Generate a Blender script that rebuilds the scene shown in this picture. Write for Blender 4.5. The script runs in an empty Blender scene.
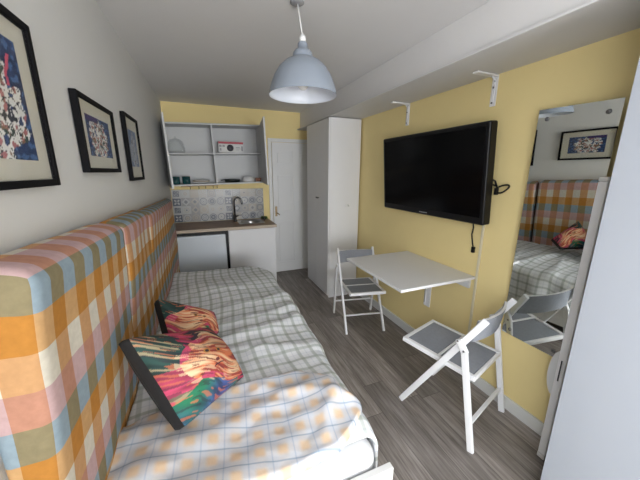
import bpy, bmesh, math, random
from mathutils import Vector, Matrix, noise
random.seed(7)
C = bpy.context.scene.collection
sc = bpy.context.scene
PI = math.pi

# ------------------------------------------------------------------ measures
XL, XR, XS, YB, YF, ZC = -0.440, 1.789, 1.377, 4.25, -3.2, 2.395
CAM_H = 1.55

# ------------------------------------------------------------------ node helpers
class NT:
    def __init__(s, name):
        s.m = bpy.data.materials.new(name); s.m.use_nodes = True
        s.t = s.m.node_tree; s.n = s.t.nodes; s.l = s.t.links
        s.b = s.n['Principled BSDF']
    def _in(s, sock, v):
        if hasattr(v, 'is_output'): s.l.new(v, sock)
        elif isinstance(v, (tuple, list)):
            sock.default_value = tuple(v) if len(v) == len(sock.default_value) else tuple(v) + (1.0,)
        else: sock.default_value = v
    def math(s, op, a, b=0.0, c=0.0):
        n = s.n.new('ShaderNodeMath'); n.operation = op
        s._in(n.inputs[0], a); s._in(n.inputs[1], b); s._in(n.inputs[2], c)
        return n.outputs[0]
    def mix(s, f, a, b, mode='MIX'):
        n = s.n.new('ShaderNodeMix'); n.data_type = 'RGBA'; n.blend_type = mode
        s._in(n.inputs[0], f); s._in(n.inputs[6], a); s._in(n.inputs[7], b)
        return n.outputs[2]
    def coords(s, which='Object', scale=(1, 1, 1)):
        c = s.n.new('ShaderNodeTexCoord'); mp = s.n.new('ShaderNodeMapping')
        mp.inputs['Scale'].default_value = scale
        s.l.new(c.outputs[which], mp.inputs[0]); return mp.outputs[0]
    def sep(s, v):
        n = s.n.new('ShaderNodeSeparateXYZ'); s.l.new(v, n.inputs[0]); return n.outputs
    def comb(s, x, y, z=0.0):
        n = s.n.new('ShaderNodeCombineXYZ')
        for i, v in enumerate((x, y, z)): s._in(n.inputs[i], v)
        return n.outputs[0]
    def noise(s, v, scale, detail=3.0, rough=0.55):
        n = s.n.new('ShaderNodeTexNoise'); s.l.new(v, n.inputs['Vector'])
        n.inputs['Scale'].default_value = scale; n.inputs['Detail'].default_value = detail
        n.inputs['Roughness'].default_value = rough
        return n.outputs['Fac']
    def white(s, v):
        n = s.n.new('ShaderNodeTexWhiteNoise'); n.noise_dimensions = '3D'; s.l.new(v, n.inputs['Vector']); return n.outputs['Value']
    def ramp(s, f, stops, interp='LINEAR'):
        n = s.n.new('ShaderNodeValToRGB'); s.l.new(f, n.inputs[0]); e = n.color_ramp.elements
        n.color_ramp.interpolation = interp
        while len(e) < len(stops): e.new(0.5)
        for k, (p, c) in enumerate(stops): e[k].position = p; e[k].color = tuple(c) + (1.0,)
        return n.outputs[0]
    def bump(s, h, strength=0.2, dist=0.01):
        n = s.n.new('ShaderNodeBump'); n.inputs['Strength'].default_value = strength
        n.inputs['Distance'].default_value = dist
        s.l.new(h, n.inputs['Height']); s.l.new(n.outputs[0], s.b.inputs['Normal'])
    def set(s, **k):
        for a, v in k.items(): s._in(s.b.inputs[a.replace('_', ' ')], v)
        return s

def srgb(r, g, b):
    f = lambda c: (c / 255 / 12.92) if c / 255 <= 0.04045 else ((c / 255 + 0.055) / 1.055) ** 2.4
    return (f(r), f(g), f(b))

def plain(name, rgb, rough=0.5, metal=0.0, var=0.06, scale=6.0, bump=0.0, bscale=200.0, spec=0.5):
    t = NT(name); v = t.coords('Object')
    f = t.noise(v, scale)
    c = t.mix(f, tuple(x * (1 - var) for x in rgb), tuple(min(1, x * (1 + var)) for x in rgb))
    t.set(Base_Color=c, Roughness=rough, Metallic=metal)
    t.b.inputs['Specular IOR Level'].default_value = spec
    if bump: t.bump(t.noise(v, bscale, 2.0), bump, 0.002)
    return t.m

M = {}
M['left_wall'] = plain('white_wall_paint', (0.66, 0.66, 0.65), 0.85, var=0.02, bump=0.08, spec=0.2)
M['yellow'] = plain('yellow_wall_paint', (0.83, 0.68, 0.33), 0.8, var=0.025, bump=0.08, spec=0.25)
M['ceil'] = plain('ceiling_paint', (0.74, 0.73, 0.72), 0.9, var=0.02, bump=0.05, spec=0.2)
M['white'] = plain('white_laminate', (0.74, 0.74, 0.745), 0.42, var=0.02)
M['cabinet_white'] = plain('cabinet_white_melamine', (0.58, 0.585, 0.58), 0.5, var=0.02)
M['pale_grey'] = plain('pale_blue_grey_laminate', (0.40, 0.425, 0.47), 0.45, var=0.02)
M['shelf_white'] = plain('shelf_white', (0.66, 0.655, 0.65), 0.55, var=0.02)
M['gloss_white'] = plain('white_gloss_paint', (0.74, 0.74, 0.73), 0.3, var=0.02)
M['white_paint'] = plain('white_painted_metal', (0.8, 0.8, 0.81), 0.35, var=0.02)
M['skirting'] = plain('skirting_white', (0.7, 0.7, 0.68), 0.45, var=0.03)
M['black_frame'] = plain('black_frame_wood', (0.005, 0.005, 0.006), 0.6, var=0.2, spec=0.1)
M['mat'] = plain('cream_mount_card', (0.58, 0.56, 0.48), 0.8, var=0.02)
M['black_plastic'] = plain('black_plastic', (0.006, 0.006, 0.007), 0.4, var=0.1, spec=0.3)
M['screen'] = plain('tv_screen_glass', (0.002, 0.002, 0.0025), 0.15, var=0.1, spec=0.22)
M['grey_fabric'] = plain('grey_seat_fabric', (0.26, 0.275, 0.305), 0.85, var=0.12, scale=60, bump=0.3, bscale=500)
M['dark_grey'] = plain('dark_grey_edge', (0.035, 0.036, 0.04), 0.6)
M['chrome'] = plain('brushed_steel', (0.55, 0.55, 0.55), 0.28, 1.0, var=0.04)
M['dark_chrome'] = plain('dark_steel_tap', (0.16, 0.16, 0.16), 0.25, 1.0, var=0.05)
M['screw'] = plain('screw_metal', (0.22, 0.22, 0.22), 0.4, 0.9)
M['lamp_out'] = plain('pale_blue_enamel', (0.25, 0.285, 0.335), 0.45, var=0.03)
M['lamp_in'] = plain('white_enamel_inside', (0.74, 0.78, 0.85), 0.35, var=0.02)
M['bulb'] = plain('frosted_bulb', (0.9, 0.9, 0.88), 0.15, var=0.01)
M['sheet'] = plain('white_sheet_cotton', (0.66, 0.665, 0.68), 0.85, var=0.03, bump=0.15, bscale=300)
M['black_fabric'] = plain('black_cushion_fabric', (0.012, 0.012, 0.013), 0.85, var=0.3, scale=80, bump=0.2, bscale=400)
M['fridge'] = plain('fridge_blue_white', (0.62, 0.67, 0.72), 0.35, var=0.02)
M['teal_mug'] = plain('dark_teal_glaze', (0.012, 0.065, 0.07), 0.25, var=0.15)
M['china'] = plain('white_china', (0.7, 0.7, 0.68), 0.25, var=0.02)
M['wood_rim'] = plain('light_wood', (0.34, 0.22, 0.12), 0.5, var=0.2, scale=20)
M['black_pan'] = plain('black_pan', (0.006, 0.009, 0.007), 0.4, var=0.2)
M['paper'] = plain('white_paper', (0.68, 0.68, 0.66), 0.8)
M['terracotta'] = plain('terracotta_clay', (0.35, 0.17, 0.11), 0.7, var=0.15)
M['red_print'] = plain('red_print', (0.42, 0.04, 0.06), 0.5, var=0.1)
M['dark_print'] = plain('dark_print', (0.05, 0.05, 0.06), 0.5)
M['grey_print'] = plain('grey_print', (0.3, 0.3, 0.31), 0.5)
M['green_sponge'] = plain('green_sponge', (0.08, 0.16, 0.03), 0.95, var=0.3, scale=60, bump=0.5)
M['dark_green'] = plain('dark_bristles', (0.02, 0.03, 0.018), 0.9, var=0.4, scale=90)
M['tile_base'] = plain('tile_grey_cream', (0.22, 0.217, 0.205), 0.3, var=0.1, scale=14)
M['tile_pale'] = plain('tile_pale_glaze', (0.36, 0.358, 0.345), 0.3, var=0.05)
M['tile_beige'] = plain('tile_beige_glaze', (0.33, 0.29, 0.23), 0.3, var=0.1)
M['tile_grey'] = plain('tile_grey_glaze', (0.10, 0.105, 0.12), 0.3, var=0.1)
M['tile_navy'] = plain('tile_navy_glaze', (0.035, 0.045, 0.07), 0.3, var=0.1)
M['grout'] = plain('grout', (0.3, 0.29, 0.27), 0.9)
M['edge_cream'] = plain('worktop_edge', (0.46, 0.38, 0.29), 0.5, var=0.08, scale=12)
M['edge_pale'] = plain('pale_cable_trunking', (0.68, 0.62, 0.45), 0.5)
M['brass_dull'] = plain('dull_brass', (0.3, 0.22, 0.13), 0.4, 0.9)

# wood worktop
t = NT('worktop_oak'); v = t.coords('Object', (2.0, 22.0, 4.0))
f = t.noise(v, 2.2, 5.0, 0.6)
t.set(Base_Color=t.ramp(f, [(0.3, (0.22, 0.135, 0.09)), (0.55, (0.33, 0.215, 0.15)), (0.75, (0.42, 0.29, 0.21))]), Roughness=0.45)
M['worktop'] = t.m

# floor planks running into the room
t = NT('grey_oak_laminate'); v = t.coords('Object'); x, y, z = t.sep(v)
PWX, PLY = 0.165, 1.25
gx = t.math('DIVIDE', x, PWX); col = t.math('FLOOR', gx)
offs = t.math('MULTIPLY', t.white(t.comb(col, 3.3)), PLY)
gy = t.math('DIVIDE', t.math('ADD', y, offs), PLY); row = t.math('FLOOR', gy)
tone = t.white(t.comb(col, row, 1.7))
shift = t.math('MULTIPLY', tone, 37.0)
gv = t.comb(t.math('MULTIPLY', x, 9.0), t.math('ADD', t.math('MULTIPLY', y, 1.1), shift), shift)
g1 = t.noise(gv, 3.0, 6.0, 0.62)
gv2 = t.comb(t.math('MULTIPLY', x, 60.0), t.math('ADD', t.math('MULTIPLY', y, 2.5), shift), shift)
g2 = t.noise(gv2, 1.4, 5.0, 0.65)
base = t.ramp(g1, [(0.28, (0.105, 0.086, 0.074)), (0.5, (0.25, 0.216, 0.194)), (0.72, (0.43, 0.392, 0.365))])
base = t.mix(0.5, base, t.ramp(g2, [(0.32, (0.095, 0.077, 0.066)), (0.66, (0.43, 0.39, 0.36))]))
tv = t.math('ADD', 0.68, t.math('MULTIPLY', tone, 0.6))
base = t.mix(1.0, base, t.comb(tv, tv, tv), 'MULTIPLY')
fx = t.math('FRACT', gx); fy = t.math('FRACT', gy)
ex = t.math('MINIMUM', fx, t.math('SUBTRACT', 1.0, fx))
ey = t.math('MULTIPLY', t.math('MINIMUM', fy, t.math('SUBTRACT', 1.0, fy)), PLY / PWX)
seam = t.math('LESS_THAN', t.math('MINIMUM', ex, ey), 0.011)
base = t.mix(t.math('MULTIPLY', seam, 0.6), base, (0.035, 0.028, 0.024))
t.set(Base_Color=base, Roughness=t.math('ADD', 0.34, t.math('MULTIPLY', g2, 0.2)))
t.b.inputs['Specular IOR Level'].default_value = 0.4
M['floor'] = t.m

# check fabric of the headboard (UV in metres: u along stripes, v down rows)
t = NT('madras_check_fabric'); u, v_, _ = t.sep(t.coords('UV'))
PU, PV = 0.062, 0.083
wu = t.math('MODULO', t.math('ADD', t.math('DIVIDE', u, PU), 100.0), 2.0)
warp = t.math('GREATER_THAN', wu, 1.0)
wv = t.math('DIVIDE', t.math('MODULO', t.math('ADD', t.math('DIVIDE', v_, PV), 80.0), 4.0), 4.0)
cw = t.ramp(wv, [(0.0, srgb(156, 176, 190)), (0.25, srgb(214, 172, 122)), (0.5, srgb(226, 221, 208)), (0.75, srgb(208, 178, 180))], 'CONSTANT')
co = t.ramp(wv, [(0.0, srgb(152, 142, 112)), (0.25, srgb(198, 138, 66)), (0.5, srgb(212, 166, 120)), (0.75, srgb(200, 148, 126))], 'CONSTANT')
c = t.mix(warp, cw, co)
vn = t.noise(t.coords('Object', (1, 1, 1)), 60.0, 3.0)
c = t.mix(t.math('ADD', 0.12, t.math('MULTIPLY', vn, 0.3)), c, srgb(108, 98, 88), 'MULTIPLY')
t.set(Base_Color=c, Roughness=0.9); t.b.inputs['Specular IOR Level'].default_value = 0.15
t.bump(vn, 0.12, 0.003)
M['check'] = t.m

def stripe(t, u, period, centre, half, soft):
    fr = t.math('FRACT', t.math('ADD', t.math('DIVIDE', u, period), 50.0))
    d = t.math('ABSOLUTE', t.math('SUBTRACT', fr, centre))
    d = t.math('MINIMUM', d, t.math('SUBTRACT', 1.0, d))
    n = t.n.new('ShaderNodeMapRange'); n.interpolation_type = 'SMOOTHSTEP'
    t.l.new(d, n.inputs[0]); n.inputs[1].default_value = half + soft; n.inputs[2].default_value = max(0, half - soft)
    n.inputs[3].default_value = 0.0; n.inputs[4].default_value = 1.0
    return n.outputs[0]

t = NT('duvet_green_grid'); u, v_, _ = t.sep(t.coords('UV'))
base = srgb(232, 234, 237)
c = t.mix(t.math('MULTIPLY', stripe(t, u, 0.076, 0.5, 0.13, 0.05), 0.46), base, srgb(132, 144, 128))
c = t.mix(t.math('MULTIPLY', stripe(t, v_, 0.088, 0.5, 0.11, 0.05), 0.46), c, srgb(132, 144, 128))
c = t.mix(t.math('MULTIPLY', stripe(t, u, 0.076, 0.02, 0.03, 0.03), 0.18), c, srgb(120, 140, 165))
c = t.mix(t.math('MULTIPLY', stripe(t, v_, 0.088, 0.02, 0.03, 0.03), 0.18), c, srgb(120, 140, 165))
t.set(Base_Color=c, Roughness=0.9); t.b.inputs['Specular IOR Level'].default_value = 0.15
t.bump(t.noise(t.coords('Object'), 35.0, 4.0), 0.25, 0.006)
M['duvet'] = t.m

t = NT('duvet_orange_gingham'); u, v_, _ = t.sep(t.coords('UV'))
base = srgb(206, 209, 217)
a = stripe(t, u, 0.080, 0.5, 0.22, 0.12); b = stripe(t, v_, 0.080, 0.5, 0.22, 0.12)
c = t.mix(t.math('MULTIPLY', t.math('ADD', t.math('MULTIPLY', a, b), t.math('MULTIPLY', t.math('ADD', a, b), 0.3)), 0.38), base, srgb(232, 188, 122))
c = t.mix(t.math('MULTIPLY', stripe(t, u, 0.080, 0.0, 0.03, 0.025), 0.45), c, srgb(150, 170, 196))
c = t.mix(t.math('MULTIPLY', stripe(t, v_, 0.080, 0.0, 0.035, 0.025), 0.6), c, srgb(120, 146, 170))
t.set(Base_Color=c, Roughness=0.9); t.b.inputs['Specular IOR Level'].default_value = 0.15
t.bump(t.noise(t.coords('Object'), 35.0, 4.0), 0.25, 0.006)
M['flap'] = t.m

# colour-attribute material for printed fabric / prints
def attr_mat(name, rough):
    t = NT(name); a = t.n.new('ShaderNodeAttribute'); a.attribute_name = 'print'
    nn = t.noise(t.coords('Object'), 90.0, 2.0)
    t.set(Base_Color=t.mix(t.math('MULTIPLY', nn, 0.25), a.outputs['Color'], (0.5, 0.5, 0.5), 'SOFT_LIGHT'), Roughness=rough)
    return t.m
M['cushion_print'] = attr_mat('printed_velvet', 0.75)
M['art_print'] = attr_mat('printed_art_paper', 0.55)

# thin glass (clear, fresnel reflection)
t = NT('picture_glass'); tr = t.n.new('ShaderNodeBsdfTransparent'); gl = t.n.new('ShaderNodeBsdfGlossy')
gl.inputs['Roughness'].default_value = 0.03
mx = t.n.new('ShaderNodeMixShader'); mx.inputs[0].default_value = 0.05
t.l.new(tr.outputs[0], mx.inputs[1]); t.l.new(gl.outputs[0], mx.inputs[2])
t.l.new(mx.outputs[0], t.n['Material Output'].inputs[0]); M['glass'] = t.m
t = NT('clear_dome_glass'); tr = t.n.new('ShaderNodeBsdfTransparent'); tr.inputs[0].default_value = (0.94, 0.95, 0.95, 1)
gl = t.n.new('ShaderNodeBsdfGlossy'); gl.inputs['Roughness'].default_value = 0.08
lw = t.n.new('ShaderNodeLayerWeight'); lw.inputs[0].default_value = 0.25
mx = t.n.new('ShaderNodeMixShader'); t.l.new(t.math('MULTIPLY', lw.outputs['Facing'], 0.3), mx.inputs[0])
t.l.new(tr.outputs[0], mx.inputs[1]); t.l.new(gl.outputs[0], mx.inputs[2])
t.l.new(mx.outputs[0], t.n['Material Output'].inputs[0]); M['dome_glass'] = t.m
# mirror: silvered glass with a slight grey tint
t = NT('mirror_silver'); v = t.coords('Object')
t.set(Base_Color=t.mix(t.noise(v, 3.0), (0.70, 0.72, 0.70), (0.73, 0.75, 0.73)), Roughness=0.012, Metallic=1.0); M['mirror'] = t.m

# ------------------------------------------------------------------ mesh helpers
class MB:
    """collects shapes in one bmesh"""
    def __init__(s): s.bm = bmesh.new()
    def _tf(s, verts, m):
        if m is not None: bmesh.ops.transform(s.bm, matrix=m, verts=verts)
        return s
    def box(s, x0, x1, y0, y1, z0, z1, bev=0.0, mi=0, m=None, seg=2):
        r = bmesh.ops.create_cube(s.bm, size=1.0); vs = r['verts']
        for v in vs:
            v.co = Vector(((x0 + x1) / 2 + v.co.x * (x1 - x0), (y0 + y1) / 2 + v.co.y * (y1 - y0), (z0 + z1) / 2 + v.co.z * (z1 - z0)))
        fs = set(f for v in vs for f in v.link_faces)
        for f in fs: f.material_index = mi
        if bev > 0:
            es = set(e for v in vs for e in v.link_edges)
            rb = bmesh.ops.bevel(s.bm, geom=list(es), offset=bev, segments=seg, profile=0.5, affect='EDGES', clamp_overlap=True)
            vs = list(set(v for f in rb['faces'] for v in f.verts) | set(v for v in vs if v.is_valid))
            # collect every connected vertex of this box
            seen = set(vs); st = list(vs)
            while st:
                q = st.pop()
                for e in q.link_edges:
                    o = e.other_vert(q)
                    if o not in seen: seen.add(o); st.append(o)
            vs = list(seen)
            for v in vs:
                for f in v.link_faces: f.material_index = mi
        return s._tf(vs, m)
    def tube(s, pts, r, seg=10, cap=True, mi=0, m=None):
        pts = [Vector(p) for p in pts]; n = len(pts)
        rs = r if isinstance(r, (list, tuple)) else [r] * n
        rings = []; up = None
        for i, p in enumerate(pts):
            d = (pts[min(i + 1, n - 1)] - pts[max(i - 1, 0)]).normalized()
            if up is None:
                up = Vector((0, 0, 1)) if abs(d.z) < 0.9 else Vector((1, 0, 0))
            a = (up - d * up.dot(d)).normalized(); b = d.cross(a); up = a
            rings.append([s.bm.verts.new(p + (a * math.cos(2 * PI * k / seg) + b * math.sin(2 * PI * k / seg)) * rs[i]) for k in range(seg)])
        fs = []
        for i in range(n - 1):
            for k in range(seg):
                fs.append(s.bm.faces.new((rings[i][k], rings[i][(k + 1) % seg], rings[i + 1][(k + 1) % seg], rings[i + 1][k])))
        if cap:
            fs.append(s.bm.faces.new(rings[0][::-1])); fs.append(s.bm.faces.new(rings[-1]))
        for f in fs: f.material_index = mi; f.smooth = True
        return s._tf([v for q in rings for v in q], m)
    def bar(s, p, q, wx, wy, up=(1, 0, 0), bev=0.003, mi=0):
        """rectangular bar from p to q; wx along 'up', wy across"""
        p, q = Vector(p), Vector(q); d = q - p; L = d.length; d.normalize()
        a = Vector(up); a = (a - d * a.dot(d)).normalized(); b = d.cross(a)
        m = Matrix(((a.x, b.x, d.x, p.x), (a.y, b.y, d.y, p.y), (a.z, b.z, d.z, p.z), (0, 0, 0, 1)))
        return s.box(-wx / 2, wx / 2, -wy / 2, wy / 2, 0, L, bev, mi, m)
    def lathe(s, prof, seg=32, mi=0, m=None, smooth=True):
        rings = []
        for r, z in prof:
            if r < 1e-6: rings.append([s.bm.verts.new((0, 0, z))])
            else: rings.append([s.bm.verts.new((r * math.cos(2 * PI * k / seg), r * math.sin(2 * PI * k / seg), z)) for k in range(seg)])
        for i in range(len(rings) - 1):
            A, B = rings[i], rings[i + 1]
            for k in range(seg):
                k2 = (k + 1) % seg
                if len(A) == 1 and len(B) == 1: continue
                if len(A) == 1: vs = (A[0], B[k2], B[k])
                elif len(B) == 1: vs = (A[k], A[k2], B[0])
                else: vs = (A[k], A[k2], B[k2], B[k])
                f = s.bm.faces.new(vs); f.material_index = mi; f.smooth = smooth
        return s._tf([v for q in rings for v in q], m)
    def poly(s, pts, mi=0):
        f = s.bm.faces.new([s.bm.verts.new(p) for p in pts]); f.material_index = mi; return s
    def prism(s, pts2, z0, z1, mi=0, m=None):
        a = [s.bm.verts.new((x, y, z0)) for x, y in pts2]; b = [s.bm.verts.new((x, y, z1)) for x, y in pts2]
        n = len(a); fs = [s.bm.faces.new(a[::-1]), s.bm.faces.new(b)]
        for k in range(n): fs.append(s.bm.faces.new((a[k], a[(k + 1) % n], b[(k + 1) % n], b[k])))
        for f in fs: f.material_index = mi
        return s._tf(a + b, m)
    def build(s, name, mats, parent=None, loc=None, smooth=False, recalc=True, label=None):
        if recalc: bmesh.ops.recalc_face_normals(s.bm, faces=s.bm.faces[:])
        me = bpy.data.meshes.new(name); s.bm.to_mesh(me); s.bm.free()
        for q in (mats if isinstance(mats, (list, tuple)) else [mats]): me.materials.append(M[q])
        if smooth:
            for p in me.polygons: p.use_smooth = True
        o = bpy.data.objects.new(name, me); C.objects.link(o)
        if parent is not None: o.parent = parent
        if loc is not None: o.location = loc
        if label: o['label'] = label
        return o

def thing(name, label, cat, loc=(0, 0, 0), rotz=0.0, group=None):
    o = bpy.data.objects.new(name, None); C.objects.link(o)
    o.empty_display_size = 0.05
    o.location = loc; o.rotation_euler = (0, 0, rotz)
    o['label'] = label; o['category'] = cat
    if group: o['group'] = group
    return o
def tag(o, label, cat, group=None):
    o['label'] = label; o['category'] = cat
    if group: o['group'] = group
    return o
def struct(o, label=None, cat=None):
    o['kind'] = 'structure'
    if label: o['label'] = label
    if cat: o['category'] = cat
    return o
def dup(root):
    r = root.copy(); C.objects.link(r)
    for ch in list(root.children):
        c = ch.copy(); C.objects.link(c); c.parent = r
        for g in list(ch.children):
            d = g.copy(); C.objects.link(d); d.parent = c
    return r
def rot(axis, deg): return Matrix.Rotation(math.radians(deg), 4, axis)
def tr(x, y, z): return Matrix.Translation((x, y, z))

# ------------------------------------------------------------------ room shell
struct(MB().box(XL - .1, XR + .1, YF - .1, YB + .1, -.1, 0).build('floor', 'floor'), 'grey brown oak laminate plank floor', 'floor')
struct(MB().box(XL - .1, XR + .1, YF - .1, YB + .1, ZC, ZC + .1).build('ceiling', 'ceil'), 'plain off-white ceiling over the whole room', 'ceiling')
def lw(y): return XL + .018 * max(0, y - .7)     # the old wall is a little out of square
WY0_, WY1_, WZ0, WZ1 = -1.90, -.20, .60, 2.2
b = MB(); b.prism([(XL - .1, WY1_), (XL, WY1_), (XL, .7), (lw(YB), YB), (XL - .1, YB)], 0, ZC).box(XL - .1, XL, YF, WY0_, 0, ZC).box(XL - .1, XL, WY0_, WY1_, 0, WZ0).box(XL - .1, XL, WY0_, WY1_, WZ1, ZC)
struct(b.build('wall_left', 'left_wall'), 'white painted wall carrying the three framed pictures', 'wall')
struct(MB().box(XR, XR + .1, YF, YB, 0, ZC).build('wall_right', 'yellow'), 'yellow painted wall behind the television and mirror', 'wall')
struct(MB().box(XL, XR, YB, YB + .1, 0, ZC).build('wall_back', 'yellow'), 'yellow painted end wall behind the kitchenette and door', 'wall')
VX0, VX1, VZ0, VZ1 = -.25, 1.65, .60, 2.2
b = MB(); b.box(XL - .1, VX0, YF - .1, YF, 0, ZC).box(VX1, XR + .1, YF - .1, YF, 0, ZC).box(VX0, VX1, YF - .1, YF, 0, VZ0).box(VX0, VX1, YF - .1, YF, VZ1, ZC)
struct(b.build('wall_front', 'left_wall'), 'white wall behind the viewpoint with a window', 'wall')
b = MB(); w = .05; ya, yb_ = YF - .08, YF - .02
b.box(VX0, VX0 + w, ya, yb_, VZ0, VZ1).box(VX1 - w, VX1, ya, yb_, VZ0, VZ1)
b.box(VX0 + w, VX1 - w, ya, yb_, VZ0, VZ0 + w).box(VX0 + w, VX1 - w, ya, yb_, VZ1 - w, VZ1)
struct(b.build('window_2', 'gloss_white'), 'wide white window frame behind the viewpoint', 'window')
b = MB(); w = .05; xa, xb_ = XL - .08, XL - .02
b.box(xa, xb_, WY0_, WY0_ + w, WZ0, WZ1).box(xa, xb_, WY1_ - w, WY1_, WZ0, WZ1)
b.box(xa, xb_, WY0_ + w, WY1_ - w, WZ0, WZ0 + w).box(xa, xb_, WY0_ + w, WY1_ - w, WZ1 - w, WZ1)
ym = (WY0_ + WY1_) / 2
b.box(xa, xb_, ym - .025, ym + .025, WZ0 + w, WZ1 - w)
struct(b.build('window_1', 'gloss_white'), 'white window frame with two lights', 'window')
# skirting
def skirt(name, x0, x1, y0, y1, lab):
    o = MB().box(x0, x1, y0, y1, 0.0, .088, .004).build(name, 'skirting'); struct(o, lab, 'skirting board'); return o
sk = skirt('baseboard_right', XR - .016, XR, .66, 3.04, 'white skirting board along the yellow wall')
b = MB().lathe([(0, .0), (.009, .0), (.010, .006), (.006, .012), (0, .013)], 12, m=tr(XR - .016, .765, .07) @ rot('Y', -90))
b.build('door_stop_peg', 'dark_grey', sk, label='small dark round peg on the skirting board')

# panelled door in the end wall
DX0, DX1, DZ = .985, 1.72, 1.968
def door():
    d = MB(); y1 = YB - .002; yF = YB - .030; yP = YB - .018
    xs = [DX0, DX0 + .055, DX0 + .055 + .255, DX0 + .055 + .255 + .115, DX1 - .055, DX1]
    zs = [.01, .17, .80, .96, 1.53, 1.66, 1.85, DZ]
    d.box(DX0, DX1, yP, y1, .01, DZ)
    for i in (0, 2, 4): d.box(xs[i], xs[i + 1], yF, yP, .01, DZ)
    for j in (0, 2, 4, 6):
        for i in (1, 3): d.box(xs[i], xs[i + 1], yF, yP, zs[j], zs[j + 1])
    for j in (1, 3, 5):
        for i in (1, 3):
            d.box(xs[i] + .022, xs[i + 1] - .022, yF + .003, yP, zs[j] + .022, zs[j + 1] - .022, .008)
    o = d.build('door_1', 'gloss_white'); struct(o, 'white six-panel door beside the kitchenette', 'door')
    h = MB().box(1.004, 1.036, yF - .008, yF, .90, 1.05, .003)
    h.tube([(1.02, yF - .006, .955), (1.02, yF - .045, .955)], .008)
    h.tube([(1.02, yF - .045, .955), (1.04, yF - .05, .945), (1.062, yF - .045, .925)], [.009, .008, .008])
    h.build('door_handle', 'brass_dull', o, label='dull metal lever door handle')
door()
b = MB(); b.box(DX0 - .055, DX0 - .006, YB - .022, YB, 0, DZ + .055, .003).box(DX1 + .006, DX1 + .055, YB - .022, YB, 0, DZ + .055, .003)
b.box(DX0 - .006, DX1 + .006, YB - .022, YB, DZ + .006, DZ + .055, .003)
struct(b.build('trim_1', 'gloss_white'), 'white architrave around the six-panel door', 'door frame')

# ------------------------------------------------------------------ boxed shelf over the right wall
ZS = 2.154
t_ = thing('wall_shelf', 'long boxed white shelf under the ceiling above the television', 'shelf', (XR, 1.8, ZS))
SY0, SY1 = YF + .02, YB
MB().box(XS - XR, 0, SY0 - 1.8, SY1 - 1.8 - .002, 0, .012, .002).build('shelf_board', 'shelf_white', t_)
MB().box(1.425 - XR, 1.443 - XR, SY0 - 1.8, SY1 - 1.8 - .002, .012, ZC - ZS - .001).build('front_panel', 'ceil', t_)
def bracket(y):
    k = MB()
    k.box(-.006, 0, -.02, .02, -.185, -.002, .002)
    k.box(-.185, -.006, -.02, .02, -.012, -.002, .002)
    k.tube([(-.006, 0, -.035), (-.035, 0, -.012)], .006, 8)
    k.box(-.0125, -.006, -.006, .006, -.17, -.04, .002)
    o = k.build('bracket', 'white_paint', t_, (0, y - 1.8, 0))
    for z in (-.165, -.075):
        MB().lathe([(0, 0), (.006, 0), (.006, .003), (0, .004)], 10, m=tr(-.0125, 0, z) @ rot('Y', -90)).build('screw', 'screw', o)
bracket(2.26); bracket(1.42)

# ------------------------------------------------------------------ far wardrobe
WXF, WY0, WY1, WZT = 1.362, 3.06, 3.78, 2.148
t_ = thing('wardrobe', 'tall white two-door wardrobe between the door and the folding table', 'wardrobe', (WXF, WY0, 0))
k = MB(); D = XR - .018 - WXF
k.box(.02, D, 0, .018, 0, WZT - .004, .001).box(.02, D, WY1 - WY0 - .018, WY1 - WY0, 0, WZT - .004, .001)
k.box(.02, D, .018, WY1 - WY0 - .018, WZT - .022, WZT - .004).box(.02, D, .018, WY1 - WY0 - .018, .06, .078)
k.box(D - .006, D, .018, WY1 - WY0 - .018, .078, WZT - .022).box(.04, .055, .018, WY1 - WY0 - .018, 0, .06)
k.build('carcass', 'white', t_)
Wd = (WY1 - WY0) / 2
for i in range(2):
    d = MB().box(0, .018, i * Wd + .0015, (i + 1) * Wd - .0015, .03, WZT - .008, .0015).build('door', 'white', t_)
    if i == 0:
        h = MB().box(-.024, -.016, Wd - .085, Wd - .015, 1.232, 1.250, .003)
        h.box(-.016, 0, Wd - .078, Wd - .070, 1.237, 1.245).box(-.016, 0, Wd - .030, Wd - .022, 1.237, 1.245)
        h.build('handle', 'dark_grey', d, label='small dark bar handle')
t_ = thing('adhesive_hook', 'small white stick-on hook on the side of the far wardrobe', 'hook', (1.62, WY0 - .001, 1.165))
MB().box(-.03, .03, -.006, 0, -.018, .018, .003).build('backplate', 'gloss_white', t_)
MB().tube([(0, -.006, .004), (0, -.02, -.002), (0, -.028, -.006), (0, -.03, .006)], .006, 8).build('peg', 'gloss_white', t_)

# near wardrobe (only its far edge and front are in view)
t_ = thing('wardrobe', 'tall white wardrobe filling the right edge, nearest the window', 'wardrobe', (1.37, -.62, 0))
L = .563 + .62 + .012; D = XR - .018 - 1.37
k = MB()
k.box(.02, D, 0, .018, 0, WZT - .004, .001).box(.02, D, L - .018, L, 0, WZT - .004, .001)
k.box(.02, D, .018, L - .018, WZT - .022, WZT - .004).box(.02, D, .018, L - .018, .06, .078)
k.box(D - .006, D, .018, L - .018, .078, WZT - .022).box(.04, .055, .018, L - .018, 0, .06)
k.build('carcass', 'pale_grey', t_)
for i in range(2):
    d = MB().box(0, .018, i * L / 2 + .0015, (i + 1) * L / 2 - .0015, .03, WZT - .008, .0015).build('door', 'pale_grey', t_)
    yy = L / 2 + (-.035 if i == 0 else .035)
    MB().box(-.02, 0, yy - .007, yy + .007, 1.185, 1.285, .003).build('handle', 'dark_grey', d)

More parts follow.
